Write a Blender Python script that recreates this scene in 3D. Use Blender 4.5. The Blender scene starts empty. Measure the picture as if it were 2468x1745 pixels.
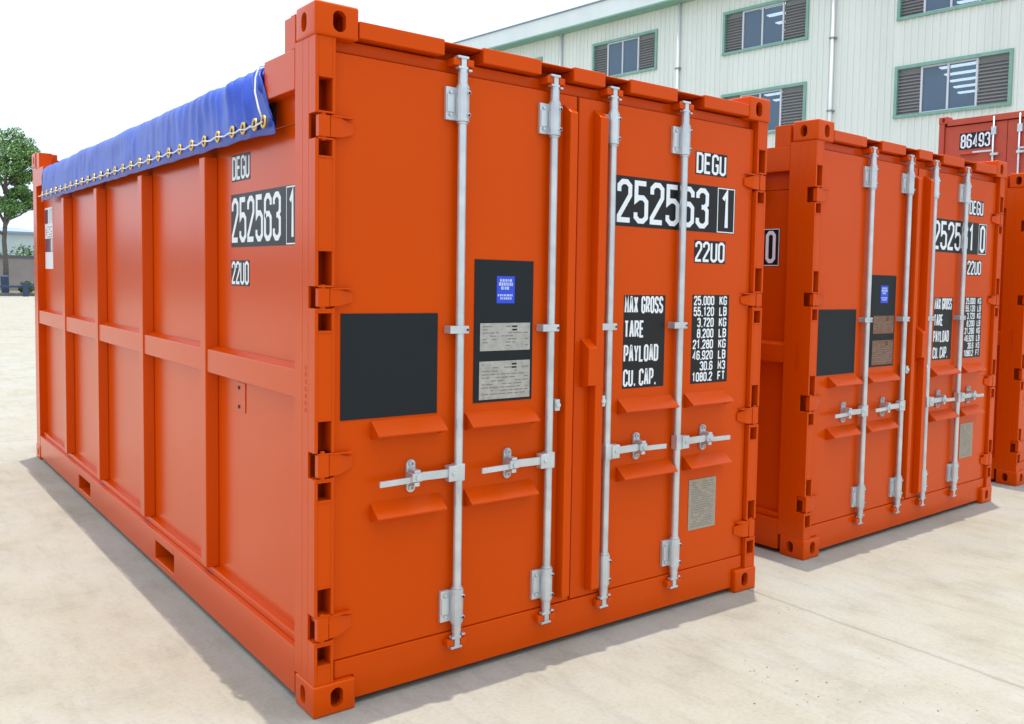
import bpy, bmesh, math, random
from mathutils import Vector, Matrix
random.seed(7)
R = math.radians
sc = bpy.context.scene
COL = sc.collection

# ------------------------------------------------------------------ camera
cam_d = bpy.data.cameras.new("camera")
cam = bpy.data.objects.new("camera", cam_d)
COL.objects.link(cam)
sc.camera = cam
CAM_AXES = ((0.7604, -0.6491, 0.0225), (-0.0221, -0.0606, -0.9979), (0.6491, 0.7583, -0.0604))
rx_, dn_, fw_ = [Vector(a).normalized() for a in CAM_AXES]
up_ = -dn_
m = Matrix((rx_, up_, -fw_)).transposed().to_4x4()
m.translation = Vector((-1.298, -3.184, 1.630))
cam.matrix_world = m
cam_d.sensor_width = 36.0
cam_d.lens = 2209.0 / 2468.0 * 36.0
cam_d.shift_x = -(1490.5 - 1234.0) / 2468.0
cam_d.shift_y = -(872.5 - 811.4) / 2468.0
cam_d.clip_start = 0.05
cam_d.clip_end = 5000.0

# ------------------------------------------------------------------ sky, sun, exposure
SUN_VEC = Vector((0.150, 0.150, 2.59)).normalized()
SUN_EL = math.asin(SUN_VEC.z)
world = bpy.data.worlds.new("World")
sc.world = world
world.use_nodes = True
wn = world.node_tree.nodes
wl = world.node_tree.links
wn.clear()
w_out = wn.new("ShaderNodeOutputWorld")
w_bg = wn.new("ShaderNodeBackground")
sky = wn.new("ShaderNodeTexSky")
sky.sky_type = 'NISHITA'
sky.sun_disc = False
sky.sun_elevation = SUN_EL
sky.sun_rotation = R(45)
sky.air_density = 1.0
sky.dust_density = 4.0
sky.ozone_density = 1.0
mx = wn.new("ShaderNodeMixRGB")           # a hazy, almost white sky
mx.inputs[0].default_value = 0.80
# bright veil of high haze, brighter round the sun high overhead
w_tc = wn.new("ShaderNodeTexCoord"); w_dot = wn.new("ShaderNodeVectorMath"); w_dot.operation = 'DOT_PRODUCT'
w_dot.inputs[1].default_value = SUN_VEC
wl.new(w_tc.outputs["Generated"], w_dot.inputs[0])
w_mx = wn.new("ShaderNodeMath"); w_mx.operation = 'MAXIMUM'; w_mx.inputs[1].default_value = 0.0; wl.new(w_dot.outputs["Value"], w_mx.inputs[0])
w_pw = wn.new("ShaderNodeMath"); w_pw.operation = 'POWER'; w_pw.inputs[1].default_value = 7.0; wl.new(w_mx.outputs[0], w_pw.inputs[0])
w_ma = wn.new("ShaderNodeMath"); w_ma.operation = 'MULTIPLY_ADD'; w_ma.inputs[1].default_value = 2.6; w_ma.inputs[2].default_value = 1.0; wl.new(w_pw.outputs[0], w_ma.inputs[0])
w_vm = wn.new("ShaderNodeVectorMath"); w_vm.operation = 'SCALE'; w_vm.inputs[0].default_value = (5.8, 6.75, 7.8); wl.new(w_ma.outputs[0], w_vm.inputs["Scale"])
wl.new(w_vm.outputs[0], mx.inputs[2])
wl.new(sky.outputs[0], mx.inputs[1])
wl.new(mx.outputs[0], w_bg.inputs[0])
w_bg.inputs[1].default_value = 0.15
wl.new(w_bg.outputs[0], w_out.inputs[0])

sun_d = bpy.data.lights.new("sun", 'SUN')
sun_d.energy = 2.7
sun_d.angle = R(0.42)
sun_d.color = (1.0, 0.935, 0.83)
sun = bpy.data.objects.new("sun", sun_d)
COL.objects.link(sun)
sun.rotation_euler = SUN_VEC.to_track_quat('Z', 'Y').to_euler()

sc.view_settings.view_transform = 'Standard'
sc.view_settings.look = 'None'
sc.view_settings.exposure = 0.4
sc.view_settings.gamma = 1.0
sc.cycles.max_bounces = 7
sc.cycles.diffuse_bounces = 3
sc.cycles.glossy_bounces = 3
sc.cycles.transparent_max_bounces = 6

# ------------------------------------------------------------------ materials
def mat(name, base, rough=0.5, metal=0.0, coat=0.0, coat_rough=0.1, emit=None, strength=0.0, spec=0.5, ior=1.5, tint=(1, 1, 1)):
    mt = bpy.data.materials.new(name)
    mt.use_nodes = True
    b = mt.node_tree.nodes["Principled BSDF"]
    b.inputs["Base Color"].default_value = (*base, 1)
    b.inputs["Roughness"].default_value = rough
    b.inputs["Metallic"].default_value = metal
    b.inputs["Specular IOR Level"].default_value = spec
    b.inputs["Specular Tint"].default_value = (*tint, 1)
    b.inputs["IOR"].default_value = ior
    b.inputs["Coat Weight"].default_value = coat
    b.inputs["Coat Roughness"].default_value = coat_rough
    if emit:
        b.inputs["Emission Color"].default_value = (*emit, 1)
        b.inputs["Emission Strength"].default_value = strength
    return mt

def noise_mix(mt, cols, scale, pos=(0.3, 0.7), detail=6, rough=0.6, stretch=None, space='Object', bump=0.0, bump_scale=None, rvar=None):
    nt = mt.node_tree; N = nt.nodes; K = nt.links
    b = N["Principled BSDF"]
    tc = N.new("ShaderNodeTexCoord")
    mp = N.new("ShaderNodeMapping")
    if stretch: mp.inputs["Scale"].default_value = stretch
    K.new(tc.outputs[space], mp.inputs[0])
    n = N.new("ShaderNodeTexNoise"); n.inputs["Scale"].default_value = scale
    n.inputs["Detail"].default_value = detail; n.inputs["Roughness"].default_value = rough
    K.new(mp.outputs[0], n.inputs["Vector"])
    r = N.new("ShaderNodeValToRGB")
    r.color_ramp.elements[0].position = pos[0]; r.color_ramp.elements[1].position = pos[1]
    r.color_ramp.elements[0].color = (*cols[0], 1); r.color_ramp.elements[1].color = (*cols[1], 1)
    K.new(n.outputs["Fac"], r.inputs[0]); K.new(r.outputs[0], b.inputs["Base Color"])
    if rvar:
        rr = N.new("ShaderNodeMapRange"); rr.inputs["To Min"].default_value = rvar[0]; rr.inputs["To Max"].default_value = rvar[1]
        K.new(n.outputs["Fac"], rr.inputs["Value"]); K.new(rr.outputs[0], b.inputs["Roughness"])
    if bump:
        n2 = N.new("ShaderNodeTexNoise"); n2.inputs["Scale"].default_value = bump_scale or scale * 5; n2.inputs["Detail"].default_value = 3
        K.new(tc.outputs[space], n2.inputs["Vector"])
        bp = N.new("ShaderNodeBump"); bp.inputs["Strength"].default_value = bump; bp.inputs["Distance"].default_value = 0.01
        K.new(n2.outputs["Fac"], bp.inputs["Height"]); K.new(bp.outputs[0], b.inputs["Normal"])
    return mt

M = {}
M['orange'] = noise_mix(mat('orange_paint', (.58, .056, .0010), .24, ior=1.42, tint=(1, .42, .22)), [(.60, .060, .0004), (.64, .066, .0008)], .8, detail=2)
M['red_orange'] = noise_mix(mat('faded_red_paint', (.48, .055, .02), .5), [(.45, .052, .020), (.52, .066, .026)], 2.5)
M['galv'] = noise_mix(mat('galvanised_steel', (.7, .72, .72), .42, metal=.55), [(.49, .52, .535), (.66, .69, .70)], 9,detail=3, rvar=(.25, .36))
M['plate'] = noise_mix(mat('name_plate_steel', (.5, .48, .45), .36, metal=.65), [(.34, .325, .30), (.50, .48, .45)], 30)
M['tan_plate'] = noise_mix(mat('tan_plate', (.36, .31, .24), .42, metal=.25), [(.33, .285, .215), (.38, .33, .26)], 30)
M['brown_reflection_plate'] = noise_mix(mat('brown_reflection_plate', (.20, .09, .05), .4, metal=.3), [(.17, .08, .045), (.24, .11, .06)], 26)  # brown is the orange reflected in the polished plates, put into the colour
M['board'] = mat('dark_board', (.012, .016, .019), .45, spec=.2)
M['black'] = mat('black_film', (.010, .009, .010), .35, spec=.3)
M['white'] = mat('white_film', (.80, .82, .84), .35)
M['grey_print'] = mat('grey_print', (.20, .18, .16), .5)
M['maroon'] = mat('maroon_film', (.10, .02, .05), .4)
M['silver_film'] = mat('silver_film', (.55, .62, .66), .35)
M['blue_film'] = mat('blue_film', (.015, .06, .62), .4)
M['pale_blue'] = mat('pale_blue_film', (.45, .52, .80), .4)
M['tarp'] = noise_mix(mat('blue_tarpaulin', (.03, .10, .60), .40, coat=.10, coat_rough=.2), [(.007, .042, .37), (.013, .068, .52)], 3.5, detail=3, bump=.15, bump_scale=9)
M['brass'] = mat('brass', (.72, .48, .16), .3, metal=.9)
M['hole'] = mat('dark_hole', (.03, .008, .006), .8)
M['rope'] = mat('white_rope', (.72, .72, .68), .8)
M['rubber_and_gap'] = mat('rubber_and_gap_dark', (.02, .015, .015), .6)  # door gasket rubber, also the painted dark of the rail gap
M['floor'] = mat('timber_floor', (.12, .08, .05), .8)
M['green'] = noise_mix(mat('green_trim_paint', (.20, .38, .30), .5), [(.16, .34, .27), (.24, .42, .34)], 3)
M['louvre'] = mat('grey_louvre', (.24, .24, .24), .5)
M['mullion'] = mat('white_mullion', (.62, .64, .68), .45)
M['cladding'] = noise_mix(mat('pale_cladding', (.66, .70, .65), .55), [(.66, .70, .635), (.76, .79, .725)], .9, stretch=(1, 1, .12), detail=8)
M['fascia'] = noise_mix(mat('pale_fascia', (.66, .72, .69), .5), [(.68, .74, .72), (.76, .81, .79)], .8, stretch=(1, 1, .2))
M['roof'] = mat('grey_blue_roof', (.22, .27, .36), .5)
M['pipe'] = mat('white_pipe', (.76, .77, .77), .4)
M['room'] = mat('office_interior', (.10, .13, .16), .8)
M['tube'] = mat('lamp_tube', (.8, .8, .8), .5, emit=(1, 1, .93), strength=5.0)
M['bark'] = noise_mix(mat('bark', (.12, .10, .09), .9), [(.08, .07, .06), (.17, .15, .13)], 8)
M['wall'] = noise_mix(mat('pinkish_render', (.36, .29, .28), .8), [(.32, .26, .255), (.40, .33, .32)], .8)
M['coping'] = mat('dark_coping', (.12, .13, .17), .7)
M['blue_steel'] = mat('blue_steel', (.035, .06, .12), .5)
M['kerb'] = noise_mix(mat('dark_kerb', (.12, .125, .13), .8), [(.09, .095, .10), (.16, .165, .17)], 2)
M['hill'] = noise_mix(mat('distant_vegetation', (.055, .10, .045), .9), [(.035, .075, .035), (.09, .13, .06)], .05)

def leaf_mat(name, a, b):
    mt = mat(name, a, .55)
    nt = mt.node_tree; N = nt.nodes; K = nt.links; p = N["Principled BSDF"]
    g = N.new("ShaderNodeNewGeometry"); r = N.new("ShaderNodeValToRGB")
    r.color_ramp.elements[0].color = (*a, 1); r.color_ramp.elements[1].color = (*b, 1)
    K.new(g.outputs["Random Per Island"], r.inputs[0]); K.new(r.outputs[0], p.inputs["Base Color"])
    return mt
M['leaf'] = leaf_mat('tree_leaves', (.065, .165, .045), (.22, .37, .11))
M['shrub'] = leaf_mat('shrub_leaves', (.03, .09, .02), (.14, .22, .06))

# window glass: partly see-through, partly mirror of the white sky
gm = bpy.data.materials.new('window_glass'); gm.use_nodes = True
N = gm.node_tree.nodes; K = gm.node_tree.links; N.clear()
o = N.new("ShaderNodeOutputMaterial"); mxs = N.new("ShaderNodeMixShader"); t = N.new("ShaderNodeBsdfTransparent"); t.inputs[0].default_value = (.75, .85, .95, 1)
pb = N.new("ShaderNodeBsdfPrincipled"); pb.inputs["Base Color"].default_value = (.15, .22, .30, 1); pb.inputs["Roughness"].default_value = .06
mxs.inputs[0].default_value = .62
K.new(t.outputs[0], mxs.inputs[1]); K.new(pb.outputs[0], mxs.inputs[2]); K.new(mxs.outputs[0], o.inputs[0])
M['glass'] = gm

# concrete yard
cm = mat('yard_concrete', (.5, .47, .42), .82, spec=.3)
nt = cm.node_tree; N = nt.nodes; K = nt.links; P = N["Principled BSDF"]
tc = N.new("ShaderNodeTexCoord")
def cn(scale, detail=6, rough=.6, stretch=None):
    n = N.new("ShaderNodeTexNoise"); n.inputs["Scale"].default_value = scale; n.inputs["Detail"].default_value = detail; n.inputs["Roughness"].default_value = rough
    if stretch:
        mp = N.new("ShaderNodeMapping"); mp.inputs["Scale"].default_value = stretch; mp.inputs["Rotation"].default_value = (0, 0, .5)
        K.new(tc.outputs["Object"], mp.inputs[0]); K.new(mp.outputs[0], n.inputs["Vector"])
    else: K.new(tc.outputs["Object"], n.inputs["Vector"])
    return n.outputs["Fac"]
def ramp(src, stops):
    r = N.new("ShaderNodeValToRGB"); e = r.color_ramp.elements
    e[0].position, e[0].color = stops[0][0], (*stops[0][1], 1); e[1].position, e[1].color = stops[-1][0], (*stops[-1][1], 1)
    for s in stops[1:-1]:
        x = e.new(s[0]); x.color = (*s[1], 1)
    K.new(src, r.inputs[0]); return r.outputs[0]
def mulc(a, b, f=1.0):
    x = N.new("ShaderNodeMixRGB"); x.blend_type = 'MULTIPLY'; x.inputs[0].default_value = f
    K.new(a, x.inputs[1]); K.new(b, x.inputs[2]); return x.outputs[0]
base = ramp(cn(.55, 5, .62), [(.30, (.322, .303, .250)), (.5, (.340, .319, .270)), (.70, (.342, .326, .284))])
patch = ramp(cn(2.3, 5, .65), [(.30, (.85, .84, .82)), (.43, (.96, .955, .945)), (.53, (1, 1, 1)), (.72, (1.03, 1.03, 1.04))])
grain = ramp(cn(48, 5, .8), [(.30, (.82, .82, .81)), (.46, (.98, .98, .98)), (.72, (1.07, 1.07, 1.07))])
pores = ramp(cn(150, 3, .7), [(.27, (.62, .60, .57)), (.34, (1, 1, 1)), (1, (1, 1, 1))])
streak = ramp(cn(9, 6, .75, (1, .22, 1)), [(.30, (.86, .85, .84)), (.5, (1, 1, 1)), (.8, (1.02, 1.02, 1.02))])
spots = ramp(cn(17, 4, .75), [(.255, (.50, .46, .42)), (.30, (1, 1, 1)), (1, (1, 1, 1))])
tan = ramp(cn(.9, 4, .7, (1.3, .8, 1)), [(.40, (1, 1, 1)), (.56, (.975, .95, .90)), (.70, (.93, .885, .81))])
col = mulc(mulc(mulc(mulc(mulc(mulc(base, patch), grain), streak), spots), tan), pores)
# saw-cut slab joints every 5 m across and 6 m along
sep = N.new("ShaderNodeSeparateXYZ"); K.new(tc.outputs["Object"], sep.inputs[0])
def joint(sock, off, period, half):
    a = N.new("ShaderNodeMath"); a.operation = 'SUBTRACT'; K.new(sock, a.inputs[0]); a.inputs[1].default_value = off - period / 2
    b = N.new("ShaderNodeMath"); b.operation = 'FLOORED_MODULO' if hasattr(bpy.types.ShaderNodeMath, 'x') else 'WRAP'
    K.new(a.outputs[0], b.inputs[0]); b.inputs[1].default_value = 0; b.inputs[2].default_value = period
    b.inputs[1].default_value = period; b.inputs[2].default_value = 0
    c = N.new("ShaderNodeMath"); c.operation = 'SUBTRACT'; K.new(b.outputs[0], c.inputs[0]); c.inputs[1].default_value = period / 2
    d = N.new("ShaderNodeMath"); d.operation = 'ABSOLUTE'; K.new(c.outputs[0], d.inputs[0])
    e = N.new("ShaderNodeMapRange"); K.new(d.outputs[0], e.inputs["Value"])
    e.inputs["From Min"].default_value = half * .5; e.inputs["From Max"].default_value = half; e.inputs["To Min"].default_value = .80; e.inputs["To Max"].default_value = 1
    return e.outputs[0]
wob = N.new("ShaderNodeMath"); wob.operation = 'MULTIPLY_ADD'; K.new(cn(6, 4, .7), wob.inputs[0]); wob.inputs[1].default_value = .03; K.new(sep.outputs[0], wob.inputs[2])
jx = joint(wob.outputs[0], 2.395, 5.0, .014)
jy = joint(sep.outputs[1], 16.0, 9.0, .012)
col = mulc(mulc(col, jx), jy)
K.new(col, P.inputs["Base Color"])
bp = N.new("ShaderNodeBump"); bp.inputs["Strength"].default_value = .35; bp.inputs["Distance"].default_value = .004
K.new(cn(90, 4, .7), bp.inputs["Height"]); K.new(bp.outputs[0], P.inputs["Normal"])
M['concrete'] = cm

# ------------------------------------------------------------------ mesh helpers
class MB:
    def __init__(s): s.v = []; s.f = []; s.mi = []; s.cur = 0
    def add(s, vs, fs):
        n = len(s.v); s.v += [tuple(v) for v in vs]
        for f in fs: s.f.append([n + i for i in f]); s.mi.append(s.cur)
        return s
    def box(s, x0, x1, y0, y1, z0, z1):
        if x0 > x1: x0, x1 = x1, x0
        if y0 > y1: y0, y1 = y1, y0
        if z0 > z1: z0, z1 = z1, z0
        vs = [(x0, y0, z0), (x1, y0, z0), (x1, y1, z0), (x0, y1, z0), (x0, y0, z1), (x1, y0, z1), (x1, y1, z1), (x0, y1, z1)]
        return s.add(vs, [(0, 3, 2, 1), (4, 5, 6, 7), (0, 1, 5, 4), (1, 2, 6, 5), (2, 3, 7, 6), (3, 0, 4, 7)])
    def prism(s, poly, axis, a0, a1):
        # poly: list of 2D points; axis the extrusion axis; closed with caps
        def P(q, a):
            if axis == 'x': return (a, q[0], q[1])
            if axis == 'y': return (q[0], a, q[1])
            return (q[0], q[1], a)
        n = len(poly)
        vs = [P(q, a0) for q in poly] + [P(q, a1) for q in poly]
        fs = [(i, (i + 1) % n, n + (i + 1) % n, n + i) for i in range(n)] + [tuple(range(n - 1, -1, -1)), tuple(range(n, 2 * n))]
        return s.add(vs, fs)
    def tube(s, pts, r, n=10, cap=True, rs=None):
        pts = [Vector(p) for p in pts]; rings = []
        for i, p in enumerate(pts):
            a = pts[max(0, i - 1)]; b = pts[min(len(pts) - 1, i + 1)]; d = (b - a).normalized()
            u = d.orthogonal().normalized() if i == 0 else (pu - d * pu.dot(d)).normalized()
            pu = u; w = d.cross(u); rr = rs[i] if rs else r
            rings.append([p + (u * math.cos(t) + w * math.sin(t)) * rr for t in [2 * math.pi * k / n for k in range(n)]])
        vs = [v for ring in rings for v in ring]; fs = []
        for i in range(len(pts) - 1):
            for k in range(n): fs.append((i * n + k, i * n + (k + 1) % n, (i + 1) * n + (k + 1) % n, (i + 1) * n + k))
        if cap: fs.append(tuple(range(n - 1, -1, -1))); fs.append(tuple((len(pts) - 1) * n + k for k in range(n)))
        return s.add(vs, fs)
    def build(s, name, m, parent=None, bevel=0.0, smooth=False, fn=None, seg=2, fixn=True):
        me = bpy.data.meshes.new(name)
        v = [fn(p) for p in s.v] if fn else s.v
        me.from_pydata([tuple(p) for p in v], [], s.f)
        for mm in (m if isinstance(m, (list, tuple)) else [m]): me.materials.append(M[mm])
        if isinstance(m, (list, tuple)):
            for i, pl in enumerate(me.polygons): pl.material_index = s.mi[i]
        if fixn:
            b = bmesh.new(); b.from_mesh(me); bmesh.ops.recalc_face_normals(b, faces=b.faces); b.to_mesh(me); b.free()
        if smooth:
            me.polygons.foreach_set("use_smooth", [True] * len(me.polygons))
            if smooth == 'angle': me.set_sharp_from_angle(angle=R(38))
        ob = bpy.data.objects.new(name, me); COL.objects.link(ob)
        if parent: ob.parent = parent
        if bevel:
            md = ob.modifiers.new("bevel", 'BEVEL'); md.width = bevel; md.segments = seg; md.limit_method = 'ANGLE'; md.angle_limit = R(40); md.harden_normals = False
        return ob

def tag(o, label=None, cat=None, group=None, kind=None):
    if label: o['label'] = label
    if cat: o['category'] = cat
    if group: o['group'] = group
    if kind: o['kind'] = kind
    return o
def empty(name, loc=(0, 0, 0), rz=0.0):
    o = bpy.data.objects.new(name, None); COL.objects.link(o); o.location = loc; o.rotation_euler = (0, 0, rz); o.empty_display_size = .3
    return o
KIDS = {}
def copy_tree(o, parent=None, skip=()):
    c = o.copy(); COL.objects.link(c); c.parent = parent
    for ch in [x for x in bpy.data.objects if x.parent == o]:
        if ch in skip: continue
        copy_tree(ch, c, skip)
    return c

# ------------------------------------------------------------------ stroke lettering
def ring(x0=0, x1=1, y0=0, y1=1, cx=.30, cy=.10):
    return [(x0, y0 + cy), (x0 + cx, y0), (x1 - cx, y0), (x1, y0 + cy), (x1, y1 - cy), (x1 - cx, y1), (x0 + cx, y1), (x0, y1 - cy)]
C_ = True
G = {
 '0': [(ring(), C_)], 'O': [(ring(), C_)], '1': [([(.12, .80), (.55, 1), (.55, 0)], 0)],
 '2': [([(0, .74), (0, .90), (.3, 1), (.7, 1), (1, .90), (1, .66), (0, .10), (0, 0), (1, 0)], 0)],
 '3': [([(0, .78), (0, .90), (.3, 1), (.7, 1), (1, .90), (1, .62), (.72, .53), (1, .44), (1, .10), (.7, 0), (.3, 0), (0, .10), (0, .22)], 0), ([(.42, .53), (.74, .53)], 0)],
 '4': [([(.72, 0), (.72, 1), (0, .26), (1, .26)], 0)],
 '5': [([(.95, 1), (.04, 1), (.04, .55), (.3, .62), (.7, .62), (1, .52), (1, .10), (.7, 0), (.3, 0), (0, .10), (0, .22)], 0)],
 '6': [([(1, .78), (1, .90), (.7, 1), (.3, 1), (0, .90), (0, .10), (.3, 0), (.7, 0), (1, .10), (1, .48), (.7, .58), (.3, .58), (.02, .50)], 0)],
 '7': [([(0, 1), (1, 1), (.38, 0)], 0)],
 '8': [(ring(0, 1, 0, .54, .28, .09), C_), (ring(.05, .95, .54, 1, .28, .09), C_)],
 '9': [([(0, .22), (0, .10), (.3, 0), (.7, 0), (1, .10), (1, .90), (.7, 1), (.3, 1), (0, .90), (0, .52), (.3, .42), (.7, .42), (.98, .50)], 0)],
 'A': [([(0, 0), (.42, 1), (.58, 1), (1, 0)], 0), ([(.17, .30), (.83, .30)], 0)],
 'B': [([(0, 0), (0, 1), (.7, 1), (1, .90), (1, .62), (.75, .53), (1, .44), (1, .1), (.7, 0)], C_), ([(.05, .53), (.72, .53)], 0)],
 'C': [([(1, .76), (1, .90), (.7, 1), (.3, 1), (0, .90), (0, .10), (.3, 0), (.7, 0), (1, .10), (1, .24)], 0)],
 'D': [([(0, 0), (0, 1), (.7, 1), (1, .90), (1, .10), (.7, 0)], C_)],
 'E': [([(1, 1), (0, 1), (0, 0), (1, 0)], 0), ([(.05, .52), (.85, .52)], 0)],
 'F': [([(1, 1), (0, 1), (0, 0)], 0), ([(.05, .52), (.85, .52)], 0)],
 'G': [([(1, .76), (1, .90), (.7, 1), (.3, 1), (0, .90), (0, .10), (.3, 0), (.7, 0), (1, .10), (1, .46), (.55, .46)], 0)],
 'K': [([(0, 0), (0, 1)], 0), ([(1, 1), (.08, .45)], 0), ([(.35, .60), (1, 0)], 0)],
 'L': [([(0, 1), (0, 0), (1, 0)], 0)], 'M': [([(0, 0), (0, 1), (.5, .35), (1, 1), (1, 0)], 0)],
 'P': [([(0, 0), (0, 1), (.7, 1), (1, .90), (1, .55), (.7, .45), (.05, .45)], 0)],
 'R': [([(0, 0), (0, 1), (.7, 1), (1, .90), (1, .58), (.7, .48), (.05, .48)], 0), ([(.5, .46), (1, 0)], 0)],
 'S': [([(1, .78), (1, .90), (.7, 1), (.3, 1), (0, .90), (0, .62), (.3, .54), (.7, .48), (1, .40), (1, .10), (.7, 0), (.3, 0), (0, .10), (0, .22)], 0)],
 'T': [([(0, 1), (1, 1)], 0), ([(.5, .95), (.5, 0)], 0)],
 'U': [([(0, 1), (0, .10), (.3, 0), (.7, 0), (1, .10), (1, 1)], 0)], 'X': [([(0, 0), (1, 1)], 0), ([(0, 1), (1, 0)], 0)],
 'Y': [([(0, 1), (.5, .45), (1, 1)], 0), ([(.5, .45), (.5, 0)], 0)],
 '.': [([(-.1, .02), (1.1, .02)], 0)], ',': [([(.5, .04), (.42, -.12)], 0)],
}
def stroke_quads(pts, w, closed):
    n = len(pts); out = []
    P = [Vector((p[0], p[1])) for p in pts]; h = w / 2
    def nrm(a, b):
        d = (b - a)
        if d.length < 1e-9: return Vector((0, 1))
        d.normalize(); return Vector((-d.y, d.x))
    L = []; Rr = []
    for i in range(n):
        if closed or 0 < i < n - 1:
            n1 = nrm(P[i - 1], P[i]); n2 = nrm(P[i], P[(i + 1) % n]); mv = (n1 + n2)
            if mv.length < 1e-6: mv = n1.copy()
            mv.normalize(); k = min(1.0 / max(mv.dot(n1), .3), 2.2); off = mv * h * k
        elif i == 0: off = nrm(P[0], P[1]) * h
        else: off = nrm(P[-2], P[-1]) * h
        L.append(P[i] + off); Rr.append(P[i] - off)
    for i in range(n if closed else n - 1):
        j = (i + 1) % n; out.append([L[i], L[j], Rr[j], Rr[i]])
    return out
def text_faces(mb, text, place, u0, v0, cw, h, adv, sw, depth=0.0, eps=.00012):
    """place(u, v, d) -> 3D; u0,v0 lower left; cw glyph width, h height, adv advance, sw stroke"""
    u = u0; k = 0
    for ch in text:
        if ch == ' ': u += adv * .62; continue
        narrow = ch in '.,'
        gw = (cw - sw) * (.35 if narrow else 1)
        for pts, cl in G[ch]:
            q = [(u + sw / 2 + p[0] * gw, v0 + sw / 2 + p[1] * (h - sw)) for p in pts]
            dd = depth + eps * (k % 3); k += 1
            for quad in stroke_quads(q, sw, cl):
                mb.add([place(a.x, a.y, dd) for a in quad], [(0, 1, 2, 3)])
        u += adv * (.5 if narrow else 1)
    return u

# ------------------------------------------------------------------ container
W, L, H = 2.438, 6.058, 2.591
mirx = lambda p: (W - p[0], p[1], p[2])
miry = lambda p: (p[0], L - p[1], p[2])

def casting_mesh():
    b = bmesh.new()
    bmesh.ops.create_cube(b, size=1.0)
    for v in b.verts: v.co = Vector(((v.co.x + .5) * .162, (v.co.y + .5) * .178, (v.co.z + .5) * .118))
    bmesh.ops.bevel(b, geom=list(b.edges), offset=.009, segments=3, affect='EDGES', profile=.6)
    me = bpy.data.meshes.new("casting_raw"); b.to_mesh(me); b.free()
    ob = bpy.data.objects.new("casting_raw", me); COL.objects.link(ob)
    cut = []
    def cutter(mb):
        m2 = bpy.data.meshes.new("cut"); m2.from_pydata(mb.v, [], mb.f)
        bb = bmesh.new(); bb.from_mesh(m2); bmesh.ops.recalc_face_normals(bb, faces=bb.faces); bb.to_mesh(m2); bb.free()
        o2 = bpy.data.objects.new("cut", m2); COL.objects.link(o2); cut.append(o2)
        md = ob.modifiers.new("b", 'BOOLEAN'); md.operation = 'DIFFERENCE'; md.solver = 'EXACT'; md.object = o2
    def oval(cx, cy, a, c, n=28):   # stadium: width 2a, height 2c (c>a)
        pts = []
        for i in range(n):
            t = 2 * math.pi * i / n; x = a * math.cos(t); y = a * math.sin(t)
            y += (c - a) * (1 if math.sin(t) >= 0 else -1)
            pts.append((cx + x, cy + y))
        return pts
    cutter(MB().box(.030, .140, .030, .150, .022, .096))
    cutter(MB().prism(oval(.089, .061, .0245, .0375), 'y', -.02, .06))
    cutter(MB().prism(oval(.102, .061, .0245, .0345), 'x', -.02, .06))
    dg = bpy.context.evaluated_depsgraph_get()
    res = bpy.data.meshes.new_from_object(ob.evaluated_get(dg))
    for o2 in cut + [ob]: bpy.data.objects.remove(o2)
    vs = [tuple(v.co) for v in res.vertices]; fs = [tuple(p.vertices) for p in res.polygons]
    return vs, fs
CV, CF = casting_mesh()

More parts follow.
